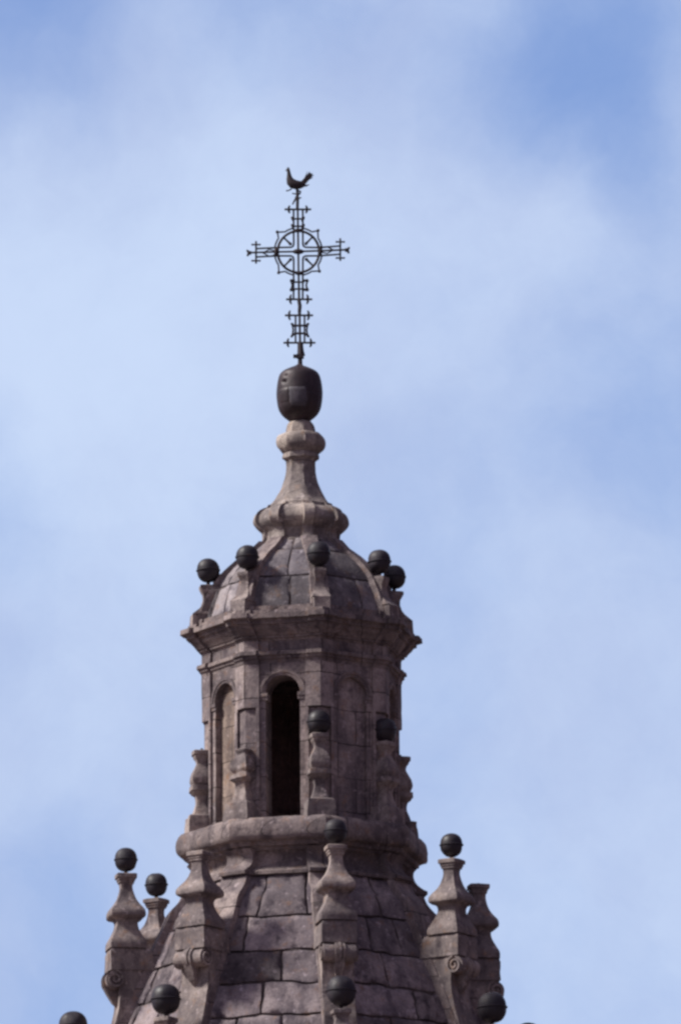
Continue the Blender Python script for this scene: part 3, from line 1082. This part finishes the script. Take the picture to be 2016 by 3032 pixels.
def dent(co):
    for ax, az, rr, dp in ((-44, 1140, 9, 0.07), (-40, 1122, 7, 0.04), (30, 1205, 8, 0.02), (48, 1125, 7, 0.015)):
        r = prof_at(OP, Z(az)) if True else 0
        c = Vector((math.sin(RAD(ax)) * r, -math.cos(RAD(ax)) * r, Z(az) - ORB_Z0))
        d = (co - c).length / M(rr)
        if d < 1:
            co = co - Vector((c.x, c.y, 0)).normalized() * dp * (1 - d * d) ** 2
    return co


bm = lathe_bm([(r, z - ORB_Z0) for r, z in resample(OP, 0.03)] + [(0, OP[-1][1] - ORB_Z0)], 72, f=lambda a, z: 1 + 0.012 * noise.noise(Vector((math.cos(a) * 1.5, math.sin(a) * 1.5, z * 2))))
for v in bm.verts:
    v.co = dent(v.co)
shell = obj('shell', bm, ORBM, orb, 50)


def skin_patch(a0, a1, y0, y1, off, name, mat):
    bm = bmesh.new()
    rows = []
    for i in range(11):
        y = y0 + (y1 - y0) * i / 10
        row = []
        for j in range(13):
            a = RAD(a0 + (a1 - a0) * j / 12 + 4.0 * noise.noise(Vector((i * 0.7, j * 0.2, a0))))
            e = off if 0 < i < 10 and 0 < j < 12 else -0.004
            r = prof_at(OP, Z(y)) + e + 0.015 * (1 - abs(i - 5) / 5) * 0.3
            row.append(bm.verts.new((math.sin(a) * r, -math.cos(a) * r, Z(y) - ORB_Z0)))
        rows.append(row)
    for a, b in zip(rows, rows[1:]):
        for j in range(12):
            bm.faces.new((a[j], a[j + 1], b[j + 1], b[j]))
    return obj(name, bm, mat, shell, 60)


skin_patch(-27, 19, 1158, 1215, 0.012, 'repair_patch', PATCHM)
skin_patch(-66, -28, 1160, 1204, 0.008, 'repair_patch', ORBM)
skin_patch(20, 60, 1170, 1222, 0.010, 'repair_patch', ORBM)

# ------------------------------------------------------------------ wrought iron cross
X0 = at(884, 745).x
ZB = Z(1080) - 0.03
cross = thing('iron_cross', 'black wrought iron cross with ringed centre and scrolled bars above the copper orb', 'cross', (X0, 0, ZB))


def c1(x, y, t=0.0):
    """reading from the enlarged upper half of the cross -> local point"""
    q = at(680 + x / 3.92, 470 + y / 3.92)
    return Vector((q.x - X0, t, q.z - ZB))


def c2(x, y, t=0.0):
    q = at(680 + x / 3.92, 820 + y / 3.92)
    return Vector((q.x - X0, t, q.z - ZB))


BR = M(2.9)
bm = bmesh.new()
tube(bm, [c2(818, 1040), c2(818, 960), c2(818, 930)], [M(7.5), M(6.5), M(7)], 8)
tube(bm, [c2(820, 940), c2(822, 830), c2(820, 765)], [M(9.5), M(9), M(8.5)], 8)
tube(bm, [c2(818, 770), c2(815, 650), c2(812, 445)], [M(3.6)] * 3, 8)
tube(bm, [c2(811, 450), c2(810, 400), c2(816, 340), c2(806, 285), c2(806, 255)], [M(4.2), M(5.4), M(5.8), M(5.6), M(5)], 8)
tube(bm, [c2(805, 262), c2(803, 100), c1(800, 1345), c1(797, 1080), c1(793, 830), c1(790, 590), c1(788, 480), c1(786, 345)], [M(3.6), M(3.4), M(3.2), M(3.2), M(3.2), M(3.2), M(3.8), M(3.6)], 8)
obj('mast', bm, IRON, cross)
bm = bmesh.new()
box(bm, c2(738, 938, -0.05), c2(790, 904, 0.05))
box(bm, c2(778, 944, -0.07), c2(862, 900, 0.07))
tube(bm, [c2(842, 800), c2(850, 860), c2(866, 915)], M(3), 6)
obj('clamp', bm, IRON, cross)


def arc(f, cx, cy, r, a0, a1, n=20):
    return [f(cx + r * math.cos(RAD(a0 + (a1 - a0) * i / n)), cy - r * math.sin(RAD(a0 + (a1 - a0) * i / n))) for i in range(n + 1)]


bm = bmesh.new()
tube(bm, arc(c1, 798, 1080, 240, 0, 360, 64), M(3.9), 8)
obj('ring', bm, IRON, cross)
for q0 in (0, 90, 180, 270):                            # outer arcs that turn out into a point at each diagonal
    bm = bmesh.new()
    tube(bm, arc(c1, 797, 1078, 277, q0 + 12, q0 + 34, 9) + [c1(797 + 330 * math.cos(RAD(q0 + 47)), 1078 - 330 * math.sin(RAD(q0 + 47)))], BR * 0.85)
    tube(bm, arc(c1, 797, 1078, 277, q0 + 78, q0 + 56, 9) + [c1(797 + 330 * math.cos(RAD(q0 + 47)), 1078 - 330 * math.sin(RAD(q0 + 47)))], BR * 0.85)
    bmesh.ops.create_icosphere(bm, subdivisions=2, radius=M(5), matrix=Matrix.Translation(c1(797 + 335 * math.cos(RAD(q0 + 47)), 1078 - 335 * math.sin(RAD(q0 + 47)))))
    obj('outer_scroll', bm, IRON, cross)
    bm = bmesh.new()
    cs, sn = math.cos(RAD(q0 + 46)), math.sin(RAD(q0 + 46))
    tube(bm, [c1(797 + r * cs, 1078 - r * sn) for r in (236, 190, 150, 125, 105)], [BR, BR, BR * 1.2, BR * 1.9, BR * 0.3])
    obj('inner_spike', bm, IRON, cross)
for sx, sy in ((-1, -1), (1, -1), (-1, 1), (1, 1)):     # the L-shaped bars framing the arms
    ex = 307 if sx < 0 else 1285
    bm = bmesh.new()
    ty = 588 if sy < 0 else 1372 + 258
    pts = [c1(795 + sx * 53, ty), c1(797 + sx * 53, 1079 + sy * 85), c1(797 + sx * 60, 1078 + sy * 62), c1(797 + sx * 82, 1078 + sy * 50),
           c1(797 + sx * 240, 1079 + sy * 48), c1(ex, (1092 if sx < 0 else 1060) + sy * 48)]
    tube(bm, pts, BR)
    obj('frame_bar', bm, IRON, cross)
bm = bmesh.new()
tube(bm, [c1(235, 1090), c1(520, 1082), c1(797, 1077), c1(1060, 1068), c1(1345, 1057)], M(3.1), 8)
obj('arm_bar', bm, IRON, cross)
bm = bmesh.new()
for x, y, r in ((540, 1082, 10), (1053, 1070, 10), (797, 832, 9), (808, 1330, 9), (797, 1078, 12)):
    g = bmesh.ops.create_icosphere(bm, subdivisions=2, radius=M(r))
    s = 1.6 if x in (540, 1053) else 0.8
    for v in g['verts']:
        v.co = Vector((v.co.x / s if s > 1 else v.co.x * 1.5, v.co.y * 0.5, v.co.z * s if s > 1 else v.co.z * 0.7)) + c1(x, y)
obj('collar', bm, IRON, cross)
for ex, my, d in ((307, 1092, -1), (1283, 1060, 1)):    # arm ends
    bm = bmesh.new()
    tube(bm, [c1(ex, my - 135), c1(ex, my + 125)], BR)
    for yy in (-95, 92):
        tube(bm, [c1(ex - 48, my + yy), c1(ex + 48, my + yy)], BR * 0.9)
        for xx in (-44, 0, 44):
            bmesh.ops.create_icosphere(bm, subdivisions=1, radius=M(3.6 if xx else 4.4), matrix=Matrix.Translation(c1(ex + xx, my + yy)))
    tip = c1(ex + d * 98, my)
    tube(bm, [c1(ex + d * 60, my), c1(ex + d * 85, my - 4), c1(ex + d * 106, my - 32)], [M(5), M(4.5), M(3)])
    tube(bm, [c1(ex + d * 60, my), c1(ex + d * 85, my + 4), c1(ex + d * 100, my + 38)], [M(5), M(4.5), M(3)])
    tube(bm, [c1(ex + d * 55, my), c1(ex + d * 78, my)], M(6))
    obj('arm_finial', bm, IRON, cross)
    bm = bmesh.new()
    s = -d
    for u in (-1, 1):
        tube(bm, [c1(ex + s * 75, my), c1(ex + s * 105, my + u * 14), c1(ex + s * 150, my + u * 38), c1(ex + s * 200, my + u * 30), c1(ex + s * 225, my + u * 8)], BR * 0.7)
    obj('arm_scroll', bm, IRON, cross)
for f, x0, x1, y, up in ((c1, 648, 936, 588, 44), (c2, 665, 948, 260, 55), (c2, 652, 958, 446, 55), (c2, 635, 985, 764, 50)):
    bm = bmesh.new()
    tube(bm, [f(x0, y), f(x1, y)], M(3.2))
    for xx, s in ((x0 + 44, 1), (x1 - 46, -1)):
        tube(bm, [f(xx + s * -16 * -0.4, y - up), f(xx - s * 6, y - up * 0.55), f(xx, y), f(xx - s * 6, y + up * 0.55), f(xx + s * 8, y + up)], [BR * 0.8, BR * 1.2, BR * 1.4, BR * 1.2, BR * 0.8])
    for xx in (x0, x1):
        bmesh.ops.create_icosphere(bm, subdivisions=1, radius=M(3.8), matrix=Matrix.Translation(f(xx, y)))
    obj('crossbar', bm, IRON, cross)
bm = bmesh.new()
for sx in (-1, 1):
    tube(bm, [c2(817 + sx * 52, 446), c2(817 + sx * 52, 764)], BR)
obj('frame_bar', bm, IRON, cross)
for cx, y0, y1, w in ((808, 38, 155, 104), (816, 535, 700, 100)):
    for sx in (-1, 1):
        bm = bmesh.new()
        h = y1 - y0
        tube(bm, [c2(cx + sx * w, y0), c2(cx + sx * w * 0.84, y0 + h * 0.25), c2(cx + sx * w * 0.78, y0 + h * 0.5), c2(cx + sx * w * 0.84, y0 + h * 0.75), c2(cx + sx * w * 1.03, y1)], BR)
        if y0 < 100:
            tube(bm, [c2(cx + sx * w, y0), c2(cx + sx * 50, y0 + 6)], BR * 1.4)
            tube(bm, [c2(cx + sx * w * 1.03, y1), c2(cx + sx * 50, y1 - 10)], BR * 1.5)
        else:
            tube(bm, [c2(cx + sx * 92, y0 + 4), c2(cx + sx * 60, y0 + 42)], BR)
            tube(bm, [c2(cx + sx * 98, y1 - 4), c2(cx + sx * 58, y1 - 45)], BR)
        obj('side_scroll', bm, IRON, cross)
bm = bmesh.new()
for y in (565, 655):
    tube(bm, [c2(752, y), c2(876, y)], M(3.6))
for y in (60, 140):
    tube(bm, [c2(748, y), c2(866, y)], BR)
for y in (690, 776):
    for sx in (-1, 1):
        g = c1(792 + sx * 56, y)
        tube(bm, [c1(792 + sx * 78, y - 16), c1(792 + sx * 60, y), c1(792 + sx * 48, y + 40)], [BR * 0.7, M(5.5), BR])
    tube(bm, [c1(735, y + 8), c1(850, y + 8)], BR)
obj('brace', bm, IRON, cross)

# ------------------------------------------------------------------ weathercock
cock = thing('weathercock', 'dark metal weathercock facing left with raised tail, perched on top of the cross', 'weathercock', tuple(Vector((X0, 0, ZB)) + c1(786, 560)))
OFF = c1(786, 560)


def rl(x, y, t=0.0):
    return c1(x, y, t) - OFF


bm = bmesh.new()
st = [(880, 296, 16, 8), (855, 298, 34, 16), (820, 303, 46, 28), (775, 304, 54, 36), (735, 292, 58, 38), (708, 266, 52, 34), (696, 232, 38, 26), (691, 200, 28, 19), (687, 165, 21, 15), (682, 135, 19, 14), (679, 115, 15, 10), (678, 102, 5, 4)]
rows = []
for i, (x, y, h, w) in enumerate(st):
    a, b = st[max(0, i - 1)], st[min(len(st) - 1, i + 1)]
    d = Vector((b[0] - a[0], b[1] - a[1])).normalized()
    nx, ny = -d.y, d.x
    rows.append([bm.verts.new(rl(x + nx * h * math.cos(2 * math.pi * k / 14), y + ny * h * math.cos(2 * math.pi * k / 14), M(w / 3.92) * math.sin(2 * math.pi * k / 14))) for k in range(14)])
for a, b in zip(rows, rows[1:]):
    for k in range(14):
        bm.faces.new((a[k], a[(k + 1) % 14], b[(k + 1) % 14], b[k]))
bm.faces.new(rows[0])
bm.faces.new(rows[-1])
tube(bm, [rl(676, 130), rl(662, 134), rl(644, 141)], [M(3), M(2), M(0.5)])
tube(bm, [rl(672, 128), rl(655, 122)], [M(2.5), M(1)])
for x, y in ((668, 108), (680, 100), (692, 112)):
    tube(bm, [rl(682, 126), rl(x, y - 4)], [M(3), M(1)])
obj('body', bm, IRON, cock, 60)
bm = bmesh.new()
fan = [(822, 268), (846, 248), (880, 212), (910, 172), (924, 158), (938, 166), (952, 176), (966, 190), (952, 214), (922, 246), (888, 286), (862, 300)]
va = [bm.verts.new(rl(x, y, -0.012)) for x, y in fan]
vb = [bm.verts.new(rl(x, y, 0.012)) for x, y in fan]
bm.faces.new(va)
bm.faces.new(vb)
for i in range(len(fan)):
    j = (i + 1) % len(fan)
    bm.faces.new((va[i], va[j], vb[j], vb[i]))
for i in range(5):                                      # tail plumes ribbed on the fan
    f = (i + 0.5) / 5
    a, b = (828 + 30 * f, 264 + 34 * f), (925 + 36 * f, 164 + 28 * f)
    tube(bm, [rl(*a), rl((a[0] + b[0]) / 2 - 2, (a[1] + b[1]) / 2 + 2), rl(*b)], [M(1.6), M(1.7), M(1.2)], 5)
for x, y in ((902, 150), (930, 146), (962, 166), (978, 186), (968, 216)):
    tube(bm, [rl(850 + (x - 902) * 0.3, 268), rl((x + 862) / 2, (y + 262) / 2 + 3), rl(x, y)], [M(1.8), M(2.2), M(0.7)], 5)
tube(bm, [rl(850, 312), rl(890, 312), rl(925, 300)], [M(4), M(3), M(0.8)])
obj('tail', bm, IRON, cock, 60)
bm = bmesh.new()
tube(bm, [rl(786, 575), rl(788, 470), rl(784, 345)], [M(4.4), M(4.8), M(4)], 8)
tube(bm, [rl(790, 470), rl(762, 452), rl(770, 440)], BR * 0.8)
tube(bm, [rl(785, 445), rl(755, 480), rl(730, 532)], [BR, BR, BR * 0.7])
tube(bm, [rl(795, 470), rl(815, 455), rl(832, 452)], BR * 0.7)
tube(bm, [rl(786, 420), rl(815, 405), rl(822, 380), rl(800, 372)], BR)
tube(bm, [rl(780, 412), rl(745, 405), rl(725, 402)], BR * 0.7)
tube(bm, [rl(720, 350), rl(690, 366), rl(655, 374)], BR * 0.7)
obj('perch', bm, IRON, cock)
